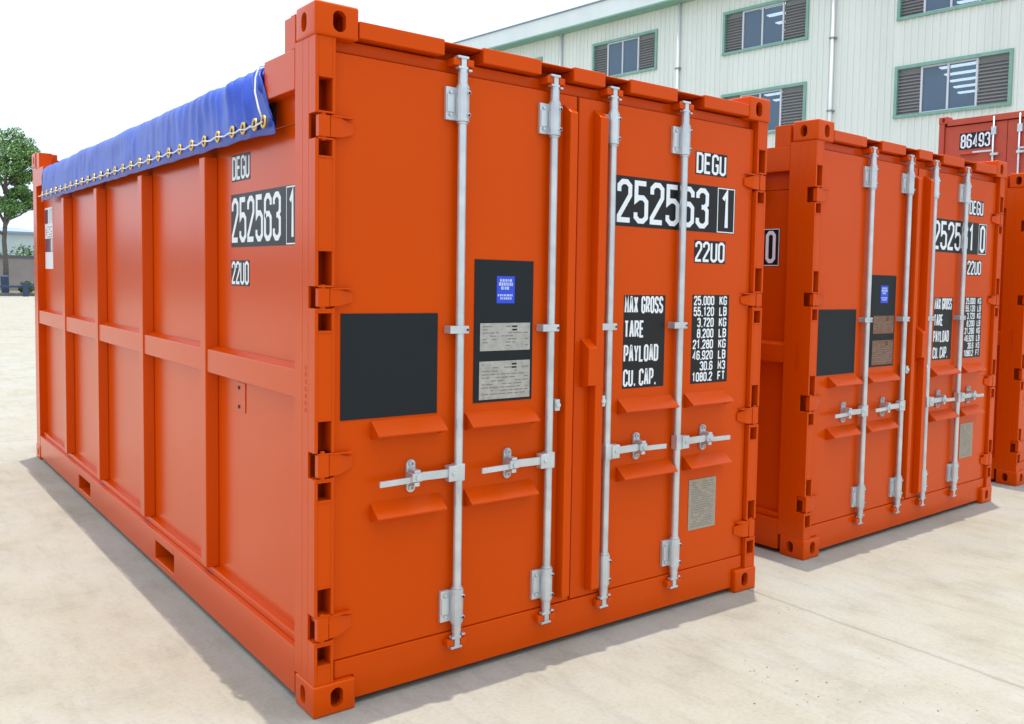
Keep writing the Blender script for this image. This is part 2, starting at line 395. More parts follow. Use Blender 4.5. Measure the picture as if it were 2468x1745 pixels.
def make_container():
    root = empty('shipping_container')
    # corner castings
    for sx in (0, 1):
        for sy in (0, 1):
            for sz in (0, 1):
                mb = MB(); mb.add([(W - v[0] if sx else v[0], L - v[1] if sy else v[1], H - v[2] if sz else v[2]) for v in CV], CF)
                mb.build('corner_casting', 'orange', root, smooth='angle')
    # corner posts at the door end
    slots = [(2.211, 2.328), (2.053, 2.110), (1.591, 1.713), (1.427, 1.490), (.982, 1.097), (.807, .872), (.351, .478), (.192, .262)]
    knuck = [(2.117, 2.199), (1.511, 1.583), (.890, .978), (.283, .374)]
    for fn in (None, mirx):
        mb = MB(); z0, z1 = .118, H - .118
        mb.box(.005, .088, .125, .198, z0, z1); mb.box(.005, .015, .0702, .1248, z0, z1); mb.box(.078, .088, .0702, .1248, z0, z1)
        def strip(x0, x1, cuts):
            z = z0
            for a, b in sorted(cuts):
                mb.box(x0, x1, .010, .070, z, a); z = b
            mb.box(x0, x1, .010, .070, z, z1)
        strip(.005, .018, [(a - .004, b + .004) for a, b in knuck])
        strip(.018, .068, slots + [(a - .004, b + .004) for a, b in knuck])
        strip(.068, .080, [(a - .002, b + .002) for a, b in knuck])
        # small raised lips over the slots
        for a, b in slots: mb.box(.014, .072, .0065, .0098, b + .001, b + .007); mb.box(.014, .072, .0065, .0098, a - .007, a - .001)
        po = mb.build('corner_post', 'orange', root, bevel=.0022, fn=fn)
        # dark slot backs belong to the post
        if fn is None or fn is mirx:
            sm = MB()
            r2 = random.Random(3)
            for i in range(20):
                if i % 3 == 2: continue
                zz = 1.125 + i * .0088
                sm.box(.0030, .0052, .088, .088 + r2.uniform(.012, .024), zz, zz + .0045)
            sm.build('embossed_marks', 'orange', po, fn=fn)
    # rear posts, rear wall
    for fn in (None, mirx):
        mb = MB(); mb.box(.005, .13, L - .172, L - .006, .118, H - .118); mb.build('corner_post', 'orange', root, bevel=.003, fn=fn)
    mb = MB(); mb.box(.13, W - .13, L - .10, L - .05, .05, 2.42)
    for i in range(7): xx = .30 + i * .29; mb.box(xx, xx + .08, L - .05, L - .015, .2, 2.34)
    mb.box(.162, W - .162, L - .16, L - .005, 2.36, 2.545); mb.box(.162, W - .162, L - .16, L - .005, .02, .19)
    mb.build('rear_wall', 'orange', root, bevel=.004)
    # door sill and header
    mb = MB(); mb.prism([(.164, .026), (W - .164, .026), (W - .164, .120), (W - .090, .120), (W - .090, .186), (.090, .186), (.090, .120), (.164, .120)], 'y', .027, .15)
    mb.build('door_sill', 'orange', root, bevel=.003)
    mb = MB(); mb.box(.092, W - .092, .147, .205, 2.4415, 2.5395); mb.box(.1655, W - .1655, .032, .152, 2.534, 2.5425)
    for a, b in ((.515, .688), (.974, 1.144), (1.321, 1.469), (1.767, 1.947)): mb.box(a, b, .010, .036, 2.5352, 2.5413)
    mb.box(.0895, W - .0895, .0605, .1535, 2.437, 2.482)
    hd = mb.build('door_header', 'orange', root, bevel=.003)
    for a, b in ((.165, .514), (.689, .973), (1.145, 1.320), (1.470, 1.766), (1.948, 2.273)):
        mb = MB(); mb.box(a, b, 0.001, .0315, 2.486, 2.5465); mb.box(a + .002, b - .002, .028, .1465, 2.4875, 2.532)
        mb.build('rain_lip', 'orange', hd, bevel=.003)
    # side rails / walls for both sides
    for fn in (None, mirx):
        mb = MB()
        P1, P2 = (1.838, 2.202), (3.881, 4.272)      # forklift pockets
        ys = [.199, P1[0], P1[1], P2[0], P2[1], L - .178]
        for i in (0, 2, 4): mb.box(.006, .10, ys[i], ys[i + 1], .024, .205)
        for a, b in (P1, P2): mb.box(.006, .10, a, b, .024, .060); mb.box(.006, .10, a, b, .158, .205)
        mb.box(.030, .10, .199, L - .178, .2055, .238)
        rl = mb.build('bottom_rail', 'orange', root, bevel=.004, fn=fn)
        for a, b in (P1, P2):
            mb = MB()
            for q in ((.1005, .60, a + .002, b - .002, .045, .0595), (.1005, .60, a + .002, b - .002, .1585, .17), (.1005, .60, a - .012, a + .0015, .045, .17), (.1005, .60, b - .0015, b + .012, .045, .17), (.60, .61, a, b, .045, .17)): mb.box(*q)
            mb.build('forklift_pocket', 'orange', rl, fn=fn)
        mb = MB(); mb.box(.060, .067, .190, L - .172, .238, 2.203)
        wl_ = mb.build('side_wall', 'orange', root, bevel=.0, fn=fn)
        for a, b in ((1.283, 1.366), (2.420, 2.505), (3.570, 3.655), (4.695, 4.780)):
            mb = MB(); mb.prism([(.0597, a - .010), (.004, a), (.004, b), (.0597, b + .010)], 'z', .2385, 2.158)
            mb.build('side_rib', 'orange', wl_, bevel=.004, fn=fn)
        yy = [.1995, 1.280, 1.369, 2.417, 2.508, 3.567, 3.658, 4.692, 4.783, L - .175]
        mb = MB()
        for i in range(0, 10, 2): mb.prism([(.0597, 1.150), (.010, 1.166), (.010, 1.272), (.0597, 1.288)], 'y', yy[i], yy[i + 1])
        mb.build('waist_rail', 'orange', wl_, bevel=.004, fn=fn)
        mb = MB()
        mb.box(.055, .12, .1995, L - .172, 2.2045, 2.440)
        for y0, y1 in ((.1995, .512), (L - .512, L - .174)):
            mb.box(.004, .1195, y0, y1, 2.308, 2.455)
        mb.box(.014, .11, .505, .62, 2.312, 2.428); mb.box(.014, .11, L - .62, L - .505, 2.312, 2.428)  # extra blocks added behind the tarp ends to stop a light leak
        mb.box(.006, .10, .200, .245, 2.4555, 2.581); mb.box(.012, .094, .2455, .320, 2.4555, 2.581)
        mb.box(.006, .10, L - .32, L - .20, 2.4555, 2.581)
        tr_ = mb.build('top_rail', 'orange', root, bevel=.003, fn=fn)
        MB().box(.046, .0545, .525, .64, 2.215, 2.303).build('rail_gap_shade', 'rubber_and_gap', tr_, fn=fn)  # dark strip stands in for the shaded opening behind the tarp end
    # test socket on the left wall
    mb = MB(); mb.box(.0565, .0598, .90, 1.005, 1.015, 1.145); mb.build('socket_plate', 'orange', wl_, bevel=.001)
    for zz in (1.125, 1.04):
        mb = MB(); mb.box(.0550, .0564, .965, .990, zz - .012, zz + .003); mb.build('socket_hole', 'hole', wl_)
    mb = MB(); mb.box(.10, W - .10, .16, L - .16, .15, .18)
    for i in range(13): yy0 = .30 + i * .45; mb.box(.10, W - .10, yy0, yy0 + .045, .05, .15)
    mb.build('floor', 'floor', root)
    # roof bows that carry the tarpaulin
    for i in range(8):
        y = .62 + i * .69
        mb = MB(); mb.tube([(.10, y, 2.40), (.35, y, 2.435), (W / 2, y, 2.455), (W - .35, y, 2.435), (W - .10, y, 2.40)], .016, 8)
        mb.build('roof_bow', 'galv', root, smooth=True)
    # doors
    Z0, Z1 = .1885, 2.430
    def hat(mb, a, b, zb0, zb1, top, ya=.0352, yb=-.010):
        # raised pressing with sloped ends
        vs = [(a - .006, ya, zb0), (b + .006, ya, zb0), (b + .006, ya, zb1), (a - .006, ya, zb1),
              (a - .003, yb, zb0 + top * .3), (b - .001, yb, zb0 + top * .3), (b - .001, yb, zb1 - top), (a - .003, yb, zb1 - top)]
        mb.add(vs, [(0, 3, 2, 1), (4, 5, 6, 7), (0, 1, 5, 4), (1, 2, 6, 5), (2, 3, 7, 6), (3, 0, 4, 7)])
    dl = MB(); dl.box(.086, 1.1905, .035, .080, Z0, Z1); hat(dl, 1.120, 1.158, .215, 2.388, .038, yb=-.018)
    doorL = dl.build('door', 'orange', root, bevel=.003)
    dr = MB(); dr.box(1.1985, W - .086, .035, .080, Z0, Z1); hat(dr, 1.288, 1.330, .215, 2.388, .038, yb=-.016)
    dr.box(1.199, 1.262, .0305, .0349, Z0 + .004, Z1 - .004)
    doorR = dr.build('door', 'orange', root, bevel=.003)
    mb = MB(); mb.box(1.1907, 1.1983, .045, .075, Z0, Z1); mb.build('door_gasket', 'rubber_and_gap', doorL)
    mb = MB(); hat(mb, 1.237, 1.284, 1.150, 1.372, .042, .0304, -.028); mb.build('seal_cover', 'orange', doorR, bevel=.002)
    for d, spans in ((doorL, ((.233, .528), (.642, .974))), (doorR, ((1.459, 1.800), (1.893, 2.190)))):
        for a, b in spans:
            for zt in (1.083, .768):
                mb = MB()
                mb.add([(a, .0349, zt), (b, .0349, zt), (b, -.032, zt - .050), (a, -.032, zt - .050), (a, .0349, zt - .006), (b, .0349, zt - .006), (b, -.032, zt - .057), (a, -.032, zt - .057)],
                       [(0, 1, 2, 3), (7, 6, 5, 4), (3, 2, 6, 7), (0, 3, 7, 4), (1, 5, 6, 2), (0, 4, 5, 1)])
                for xx in (a + .001, b - .005): mb.prism([(.0347, zt - .008), (-.028, zt - .057), (.0347, zt - .075)], 'x', xx, xx + .004)
                mb.build('handle_visor', 'orange', d, bevel=.0015)
    # hinges
    for d, fn in ((doorL, None), (doorR, mirx)):
        for a, b in knuck:
            mb = MB()
            mb.box(.016, .058, .005, .032, a + .003, b - .003)
            h2 = (b - a) / 2; zc = (a + b) / 2
            # tapered strap running onto the door
            vs = []
            for (x, hh, y0, y1) in ((.0605, h2 - .004, .008, .050), (.100, h2 - .006, .010, .046), (.156, h2 * .45, .026, .040)):
                vs += [(x, y0, zc - hh), (x, y1, zc - hh), (x, y1, zc + hh), (x, y0, zc + hh)]
            fs = [(0, 1, 2, 3), (8, 11, 10, 9)]
            for i in (0, 4):
                for k in range(4): fs.append((i + k, i + (k + 1) % 4, i + 4 + (k + 1) % 4, i + 4 + k))
            mb.add(vs, fs)
            mb.box(.062, .150, .005, .032, b - .006, b - .0005)
            mb.tube([(.037, .018, a - .010), (.037, .018, b + .010)], .010, 12)
            mb.build('hinge', 'orange', d, bevel=.0015, fn=fn)
    # tilt latches between rods and centre pressings
    for d, x0 in ((doorL, 1.066), (doorR, 1.322)):
        mb = MB(); mb.box(x0, x0 + .024, -.014, .034, 1.062, 1.112); mb.tube([(x0 + .012, -.022, 1.087), (x0 + .012, -.013, 1.087)], .012, 12); mb.build('door_catch', 'galv', d, bevel=.002)
    # locking rods
    for x, sgn in ((.597, -1), (1.046, -1), (1.374, 1), (1.824, 1)):
        y = .004
        mb = MB(); mb.tube([(x, y, .175), (x, y, 2.445)], .0172, 20)
        for a, b in ((2.385, 2.432), (.190, .236)): mb.tube([(x, y, a), (x, y, b)], .0195, 16)
        rod = mb.build('locking_rod', 'galv', root, smooth='angle')
        for zc, s in ((2.312, 1), (.302, 1)):
            mb = MB()
            mb.box(x - .066, x - .019, .018, .0348, zc - .066, zc + .062)
            mb.box(x - .062, x - .030, .0135, .0178, zc - .036, zc + .034)
            mb.tube([(x, y, zc - .070), (x, y, zc + .068)], .0265, 14)
            mb.box(x - .0255, x + .0285, .0040, .0345, zc - .066, zc + .062)
            for dz in (-.045, .042):
                mb.tube([(x + .013, -.026, zc + dz), (x + .013, -.015, zc + dz)], .0085, 8)
                mb.tube([(x - .046, .010, zc + dz), (x - .046, .0178, zc + dz)], .007, 8)
            mb.tube([(x, y, zc - .079), (x, y, zc - .0705)], .022, 14); mb.tube([(x, y, zc + .0685), (x, y, zc + .077)], .022, 14)
            mb.build('rod_bearing', 'galv', rod, bevel=.0015)
            for dz in (-.046, .040):
                MB().tube([(x + .013, -.0262, zc + dz), (x + .013, -.0275, zc + dz)], .0052, 8).build('bolt_hole', 'hole', rod)
        mb = MB(); mb.box(x - .055, x + .030, -.017, .0345, 1.408, 1.438); mb.tube([(x + .022, -.020, 1.423), (x + .022, -.0165, 1.423)], .008, 8)
        mb.build('rod_guide', 'galv', rod, bevel=.002); MB().tube([(x + .022, -.0202, 1.423), (x + .022, -.0215, 1.423)], .005, 8).build('bolt_hole', 'hole', rod)
        # cams: fork head top and bottom, with the orange keepers on header and sill
        for z, s in ((2.445, 1), (.175, -1)):
            mb = MB()
            mb.box(x - .012, x + .012, -.006, .022, z, z + s * .050)
            mb.box(x - .030, x + .020, -.010, .020, z + s * .040, z + s * .050)
            mb.box(x - .026, x + .016, -.010, .018, z, z + s * .010)
            mb.box(x + .020, x + .036, -.008, .010, z - s * .006, z + s * .002)
            mb.build('cam', 'galv', rod, bevel=.002)
            k0, k1 = z + s * .012, z + s * .039
            for ka, kb, ky in ((x - .046, x - .014, -.004), (x + .014, x + .044, -.008)):
                MB().box(ka, kb, ky, .026 if s < 0 else .064, k0, k1).build('cam_keeper', 'orange', rod, bevel=.003)
        # hub, handle, catch
        z = .850
        mb = MB(); hx = x + sgn * .036
        mb.box(x - .020, x + .020, -.016, .026, z - .036, z + .034); mb.box(hx - .022, hx + .022, -.024, .014, z - .032, z + .031)
        mb.tube([(hx, -.030, z), (hx, -.023, z)], .008, 10)
        mb.build('rod_hub', 'galv', rod, bevel=.003)
        mb = MB()
        def bar(pts, hh, t):
            for (xa, ya, za), (xb, yb, zb) in zip(pts[:-1], pts[1:]):
                vs = [(xa, ya - t, za - hh), (xa, ya + t, za - hh), (xa, ya + t, za + hh), (xa, ya - t, za + hh), (xb, yb - t, zb - hh), (xb, yb + t, zb - hh), (xb, yb + t, zb + hh), (xb, yb - t, zb + hh)]
                mb.add(vs, [(0, 1, 2, 3), (4, 7, 6, 5), (0, 4, 5, 1), (1, 5, 6, 2), (2, 6, 7, 3), (3, 7, 4, 0)])
        bar([(hx + sgn * .018, -.010, z + .002), (x + sgn * .175, -.012, z + .004)], .0165, .006)
        bar([(x + sgn * .1755, -.012, z + .004), (x + sgn * .225, -.018, z - .004), (x + sgn * .353, -.020, z - .006)], .0115, .005)
        mb.build('handle', 'galv', rod, bevel=.002)
        lx = x + sgn * .200
        mb = MB()
        n = 20; pts = []
        for i in range(n):
            t = 2 * math.pi * i / n; xx = .019 * math.cos(t); zz = .019 * math.sin(t) + (.046 if math.sin(t) >= 0 else -.046)
            pts.append((lx + xx, z + .003 + zz))
        mb.prism(pts, 'y', .022, .0348)
        for dz in (.050, -.046): mb.tube([(lx, .0216, z + .003 + dz), (lx, .012, z + .003 + dz)], .012, 12)
        mb.box(lx - .012, lx + .014, -.030, .0215, z + .0217, z + .034); mb.box(lx - .012, lx + .010, -.030, .0215, z - .030, z - .014)
        mb.tube([(lx + .004, -.038, z + .003), (lx + .004, -.024, z + .003)], .012, 10)
        mb.box(lx - .020, lx + .022, -.030, .0212, z - .012, z + .0215)
        mb.build('handle_catch', 'galv', rod, bevel=.002)
        for dz in (.050, -.046): MB().tube([(lx, .0118, z + .003 + dz), (lx, .0105, z + .003 + dz)], .0065, 10).build('bolt_hole', 'louvre', rod)
    # boards and plates on the left door, certificate on the right
    def board(name, x0, x1, z0, z1, m, y=.0345, t=.003, par=root):
        return MB().box(x0, x1, y - t, y, z0, z1).build(name, m, par, bevel=.0006)
    board('placard', .112, .513, 1.091, 1.488, 'board')
    pl = board('placard', .680, .970, 1.117, 1.706, 'board')
    st = board('blue_sticker', .785, .874, 1.527, 1.640, 'blue_film', y=.0314, t=.0012, par=pl)
    mb = MB()
    r3 = random.Random(5)
    for (za, zb, xa, xb) in ((1.617, 1.628, .800, .860), (1.600, 1.614, .795, .864), (1.584, 1.597, .806, .852), (1.556, 1.565, .790, .866), (1.543, 1.552, .802, .858)):
        xx = xa
        while xx < xb - .004:
            w_ = r3.uniform(.004, .012); mb.box(xx, min(xx + w_, xb), .0296, .0301, za, zb); xx += w_ + r3.uniform(.002, .004)
    mb.build('sticker_print', 'pale_blue', pl)
    for (x0, x1, z0, z1, rows) in ((.707, .955, 1.330, 1.445, 7), (.705, .957, 1.128, 1.287, 10)):
        board('name_plate', x0, x1, z0, z1, 'plate', y=.0312, t=.002, par=pl)
        mb = MB()
        for r_ in range(rows):
            zz = z1 - .014 - r_ * (z1 - z0 - .022) / rows; xx = x0 + .012
            while xx < x1 - .02:
                w_ = r3.uniform(.012, .045)
                if r3.random() < .62: mb.box(xx, min(xx + w_, x1 - .01), .0286, .0290, zz - .0022, zz + .0022)
                xx += w_ + .006
        mb.build('plate_print', 'grey_print', pl)
        mb = MB()
        for k in (0, 1): mb.box(.864, .888, .0280, .0284, z1 - .018 - k * .014, z1 - .011 - k * .014)
        mb.build('plate_mark', 'black', pl)
    ct = board('certificate_plate', 1.943, 2.139, .381, .639, 'tan_plate')
    mb = MB()
    for r_ in range(20):
        zz = .622 - r_ * .0118; xx = 1.962
        while xx < 2.11:
            w_ = r3.uniform(.008, .04)
            if r3.random() < .7: mb.box(xx, min(xx + w_, 2.122), .0309, .0313, zz - .0022, zz + .0022)
            xx += w_ + .005
    mb.build('certificate_print', 'grey_print', ct)
    # weight table
    F = lambda u, v, d: (u, .0335 - d, v)
    for (x0, x1, z0, z1, rows, cw, h, adv, sw, first, step) in (
        (1.486, 1.750, 1.128, 1.567, ["MAX GROSS", "TARE", "PAYLOAD", "CU. CAP."], .0295, .081, .0318, .0105, 1.481, .1145),
        (1.934, 2.200, 1.126, 1.571, None, .0245, .0465, .0268, .0078, 0, 0)):
        bk = MB().box(x0, x1, .0338, .0348, z0, z1).build('weight_marking', 'black', root)
        mb = MB()
        if rows:
            for i, t_ in enumerate(rows):
                a_ = adv * (.90 if t_ == "MAX GROSS" else 1); text_faces(mb, t_, F, x0 + .004, first - i * step, cw * (.9 if t_ == "MAX GROSS" else 1), h, a_, sw)
        else:
            rr = [("25,000", "KG"), ("55,120", "LB"), ("3,720", "KG"), ("8,200", "LB"), ("21,280", "KG"), ("46,920", "LB"), ("30.6", "M3"), ("1080.2", "FT")]
            for i, (a_, b_) in enumerate(rr):
                zz = z1 - .052 - i * .0548
                wd = sum(adv * (.5 if c in '.,' else 1) for c in a_)
                text_faces(mb, a_, F, x0 + .158 - wd, zz, cw, .047, adv, sw)
                text_faces(mb, b_, F, x0 + .194, zz, cw * 1.05, .047, adv * 1.1, sw)
        mb.build('lettering', 'white', bk, fixn=False)
    return root

def markings(root, digits, check):
    out = []
    def block(x0, x1, z0, z1, F, bgbox, texts, frame=None, wallm='black'):
        bk = bgbox(x0, x1, z0, z1).build('number_marking', wallm, root); mb = MB()
        for a in texts: text_faces(mb, a[0], F, *a[1:])
        if frame:
            u0, u1, v0, v1, t_ = frame
            for (a, b, c, d) in ((u0, u1, v0, v0 + t_), (u0, u1, v1 - t_, v1), (u0, u0 + t_, v0 + t_, v1 - t_), (u1 - t_, u1, v0 + t_, v1 - t_)):
                mb.add([F(a, c, .0002), F(b, c, .0002), F(b, d, .0002), F(a, d, .0002)], [(0, 1, 2, 3)])
        mb.build('lettering', 'white', bk, fixn=False); out.append(bk)
    # front
    F = lambda u, v, d: (u, .0335 - d, v)
    bg = lambda a, b, c, d: MB().box(a, b, .0338, .0348, c, d)
    block(1.395, 2.222, 1.884, 2.114, F, bg, [(digits, 1.430, 1.901, .090, .198, .102, .0235), (check, 2.118, 1.901, .080, .198, .1, .0235)], frame=(2.093, 2.219, 1.887, 2.111, .005))
    block(1.930, 2.155, 2.165, 2.277, F, bg, [("DEGU", 1.936, 2.171, .049, .102, .0545, .0135)])
    block(1.937, 2.161, 1.729, 1.842, F, bg, [("22U0", 1.943, 1.735, .049, .102, .0545, .0135)])
    # side walls (read left to right from outside)
    yl = 1.085
    F2 = lambda u, v, d: (.0585 - d, yl - u, v)
    bg2 = lambda a, b, c, d: MB().box(.0588, .0598, yl - b, yl - a, c, d)
    def side(F, bgf):
        block(0, .790, 1.742, 1.974, F, bgf, [(digits, .010, 1.762, .088, .196, .101, .0225), (check, .684, 1.762, .076, .196, .1, .0225)], frame=(.660, .787, 1.745, 1.971, .005))
        block(.010, .245, 2.030, 2.146, F, bgf, [("DEGU", .017, 2.037, .052, .102, .057, .0135)])
        block(.0, .235, 1.572, 1.684, F, bgf, [("22U0", .007, 1.578, .052, .102, .057, .0135)])
    side(F2, bg2)
    yr = .320
    F3 = lambda u, v, d: (W - .0585 + d, yr + u, v)
    bg3 = lambda a, b, c, d: MB().box(W - .0598, W - .0588, yr + a, yr + b, c, d)
    side(F3, bg3)
    return out

def hazard_label(root):
    hb = MB().box(.0588, .0598, 5.50, 5.85, 1.625, 2.130).build('safety_placard', 'white', root)
    mb = MB(); mb.box(.0578, .0583, 5.70, 5.84, 2.00, 2.115); mb.box(.0578, .0583, 5.51, 5.84, 1.765, 1.875); mb.build('placard_panel', 'maroon', hb)
    mb = MB(); mb.box(.0578, .0583, 5.51, 5.66, 2.00, 2.115); mb.box(.0570, .0575, 5.51, 5.58, 1.77, 1.87); mb.build('placard_panel', 'silver_film', hb)
    mb = MB(); r4 = random.Random(9)
    for i in range(5):
        for j in range(4):
            if r4.random() < .6: mb.box(.0578, .0583, 5.53 + j * .075, 5.58 + j * .075, 1.885 + i * .02, 1.893 + i * .02)
    mb.build('placard_print', 'grey_print', hb)

proto = make_container()
c2 = copy_tree(proto); c3 = copy_tree(proto)
c2.location = (3.030, .143, 0); c2.rotation_euler = (0, 0, .040)
c3.location = (6.135, .372, 0); c3.rotation_euler = (0, 0, .045)
markings(proto, "252563", "1"); hazard_label(proto)
markings(c2, "252561", "0")
markings(c3, "252562", "6")
for o_ in [x for x in bpy.data.objects if x.name.startswith('name_plate')]:
    r_ = o_.parent.parent if o_.parent else None
    if r_ in (c2, c3):
        o_.data = o_.data.copy(); o_.data.materials[0] = M['brown_reflection_plate']
tag(proto, "nearest orange open top container numbered 252563 1, blue tarpaulin along its roof edge", "shipping container", "orange containers standing in a row in the yard")
tag(c2, "middle orange container numbered 252561 0, standing right of the nearest one", "shipping container", "orange containers standing in a row in the yard")
tag(c3, "orange container cut off by the right edge of the photo, beside the middle container", "shipping container", "orange containers standing in a row in the yard")

# ------------------------------------------------------------------ tarpaulin
def make_tarp():
    root = empty('tarpaulin')
    prof = [(-.014, 2.170), (-.012, 2.215), (-.010, 2.250), (-.009, 2.290), (-.008, 2.325), (-.007, 2.355), (-.005, 2.385), (-.001, 2.411), (.008, 2.434), (.028, 2.451), (.060, 2.463), (.11, 2.470), (.20, 2.476), (.40, 2.484), (.8, 2.492)]
    full = prof + [(W / 2, 2.496)] + [(W - x, z) for x, z in reversed(prof)]
    ny = 520; vs = []
    from mathutils import noise
    for j in range(ny + 1):
        t = (j / ny) ** 1.35
        for i, (x, z) in enumerate(full):
            k = min(i, len(full) - 1 - i); side = -1 if i < len(full) / 2 else 1
            drop = max(0, min(1, (2.47 - z) / .28))            # 0 at shoulder, 1 at hem
            y0 = .548 - .165 * drop ** 1.3; y1 = L - .535 + .10 * drop ** 1.3
            y = y0 + (y1 - y0) * t
            dn = y - y0
            fold = math.exp(-dn / .55)
            yy_ = y + .16 * drop * fold                     # pleats fan out from the tied end
            rg = 1 - abs(noise.noise(Vector((yy_ * 11, .5 * drop, 3.1 + side)))) * 3.0
            a = rg * .013 * (.16 + 1.2 * fold)
            a += math.sin(yy_ * 62 + 2.2 * noise.noise(Vector((yy_ * 5, 1.0, side)))) * .010 * fold * (1.15 - drop)
            a += (1 - abs(noise.noise(Vector((y * 4.2 + drop * 1.1, drop * 2.1, 5.5 + side)))) * 3.2) * .0055 * (1 - .5 * drop)
            a += noise.noise(Vector((y * 2.2, drop * 1.6, 7.7 + side))) * .008
            # sag between the bows
            bow = math.sin(math.pi * ((y - .62) / .69)) ** 2
            zz = z - .006 * bow * (1 - drop) + (noise.noise(Vector((x * 2.5, y * 1.6, 1.3))) * .007 if drop < 1 else 0) 
            if k < len(prof):
                free = 1 if drop < .9 else .25
                xx = x + side * max(-.004, a) * free * (1 if k > 1 else .6)
                if drop == 0: xx = x
                ye = min(y - .38, L - .38 - y)               # the end corners lie tight on the rail
                if k < 7 and ye < .26:
                    kk = min(1, (.26 - ye) / .16); tight = .0005 if side < 0 else W - .0005
                    xx = xx * (1 - kk) + tight * kk
            else: xx = x
            if drop > .9: zz += .007 * noise.noise(Vector((y * 6, 2.0, side))) 
            if j in (0, ny) and drop < .8: zz -= .07 * (1 - drop)
            vs.append((xx, y, zz))
    n = len(full); fs = [(j * n + i, j * n + i + 1, (j + 1) * n + i + 1, (j + 1) * n + i) for j in range(ny) for i in range(n - 1)]
    mb = MB(); mb.add(vs, fs)
    sh = mb.build('cover_sheet', 'tarp', root, smooth=True)
    sd = sh.modifiers.new("t", 'SOLIDIFY'); sd.thickness = .003
    for fn in (None, mirx):
        pts = []; y = .462; i = 0; eyes = []
        while y < L - .50:
            eyes.append(y); y += (.098, .135, .135)[len(eyes) - 1] if len(eyes) < 4 else .192
        for y in eyes:
            mb = MB(); R0, r0 = .0205, .0068; nn, mm = 18, 8; v2 = []; f2 = []
            for a in range(nn):
                A = 2 * math.pi * a / nn
                for b in range(mm):
                    B = 2 * math.pi * b / mm; rr = R0 + r0 * math.cos(B)
                    v2.append((-.0165 - r0 * .8 * math.sin(B), y + rr * math.cos(A), 2.217 + rr * math.sin(A)))
            for a in range(nn):
                for b in range(mm): f2.append((a * mm + b, ((a + 1) % nn) * mm + b, ((a + 1) % nn) * mm + (b + 1) % mm, a * mm + (b + 1) % mm))
            mb.add(v2, f2); e = mb.build('eyelet', 'brass', sh, smooth=True, fn=fn)
            mb = MB(); mb.tube([(-.0150, y, 2.217), (-.0180, y, 2.217)], .0155, 14); mb.build('eyelet_hole', 'hole', sh, fn=fn)
        for q, y in enumerate(eyes):
            s_ = 1 if q % 2 == 0 else -1
            pts += [(-.020, y, 2.217), (-.0235, y + .03, 2.212), (-.0215, y + .09, 2.207), (-.0235, y + .15, 2.212)]
        mb = MB(); mb.tube(pts, .0034, 6); mb.build('lacing_rope', 'rope', root, smooth=True, fn=fn)
    mb = MB(); mb.tube([(.06, .575, 2.474), (.004, .570, 2.448), (-.016, .552, 2.40), (-.026, .530, 2.34), (-.026, .490, 2.27), (-.024, .460, 2.232)], .0036, 8)
    mb.build('tie_cord', 'rope', root, smooth=True)
    return root
tp = make_tarp()
t2 = copy_tree(tp); t2.location = c2.location; t2.rotation_euler = c2.rotation_euler
t3 = copy_tree(tp); t3.location = c3.location; t3.rotation_euler = c3.rotation_euler
tag(tp, "blue tarpaulin with brass eyelets and white lacing over the nearest container", "tarpaulin", "blue tarpaulins over the containers")
tag(t2, "blue tarpaulin covering the roof of the middle container, hidden behind the nearest one", "tarpaulin", "blue tarpaulins over the containers")
tag(t3, "blue tarpaulin covering the roof of the container cut off at the right edge", "tarpaulin", "blue tarpaulins over the containers")

# ------------------------------------------------------------------ ground
g = MB(); g.add([(-700, -700, 0), (700, -700, 0), (700, 700, 0), (-700, 700, 0)], [(0, 1, 2, 3)])
tag(g.build('ground', 'concrete'), kind='structure')
# crumbs of dirt and rust scale on the slab
mb = MB(); rd = random.Random(21)
for i in range(60):
    c = rd.choice([(1.63, -.70, .10), (1.55, -.96, .10), (1.98, -1.05, .16), (1.97, -1.32, .12), (1.75, -.98, .22), (2.3, -.35, .05)])
    x, y = rd.gauss(c[0], c[2]), rd.gauss(c[1], c[2] * .7); r_ = rd.uniform(.002, .0065)
    n = 5; vs = [(x + r_ * rd.uniform(.6, 1.3) * math.cos(6.283 * k / n), y + r_ * rd.uniform(.6, 1.3) * math.sin(6.283 * k / n), .0002) for k in range(n)] + [(x, y, r_ * .6)]
    mb.add(vs, [(k, (k + 1) % n, n) for k in range(n)])
M['crumb'] = leaf_mat('rust_crumb', (.10, .09, .085), (.38, .17, .09))
tag(mb.build('debris', 'crumb'), 'small crumbs of rust and dirt scattered on the concrete', 'debris', kind='stuff')

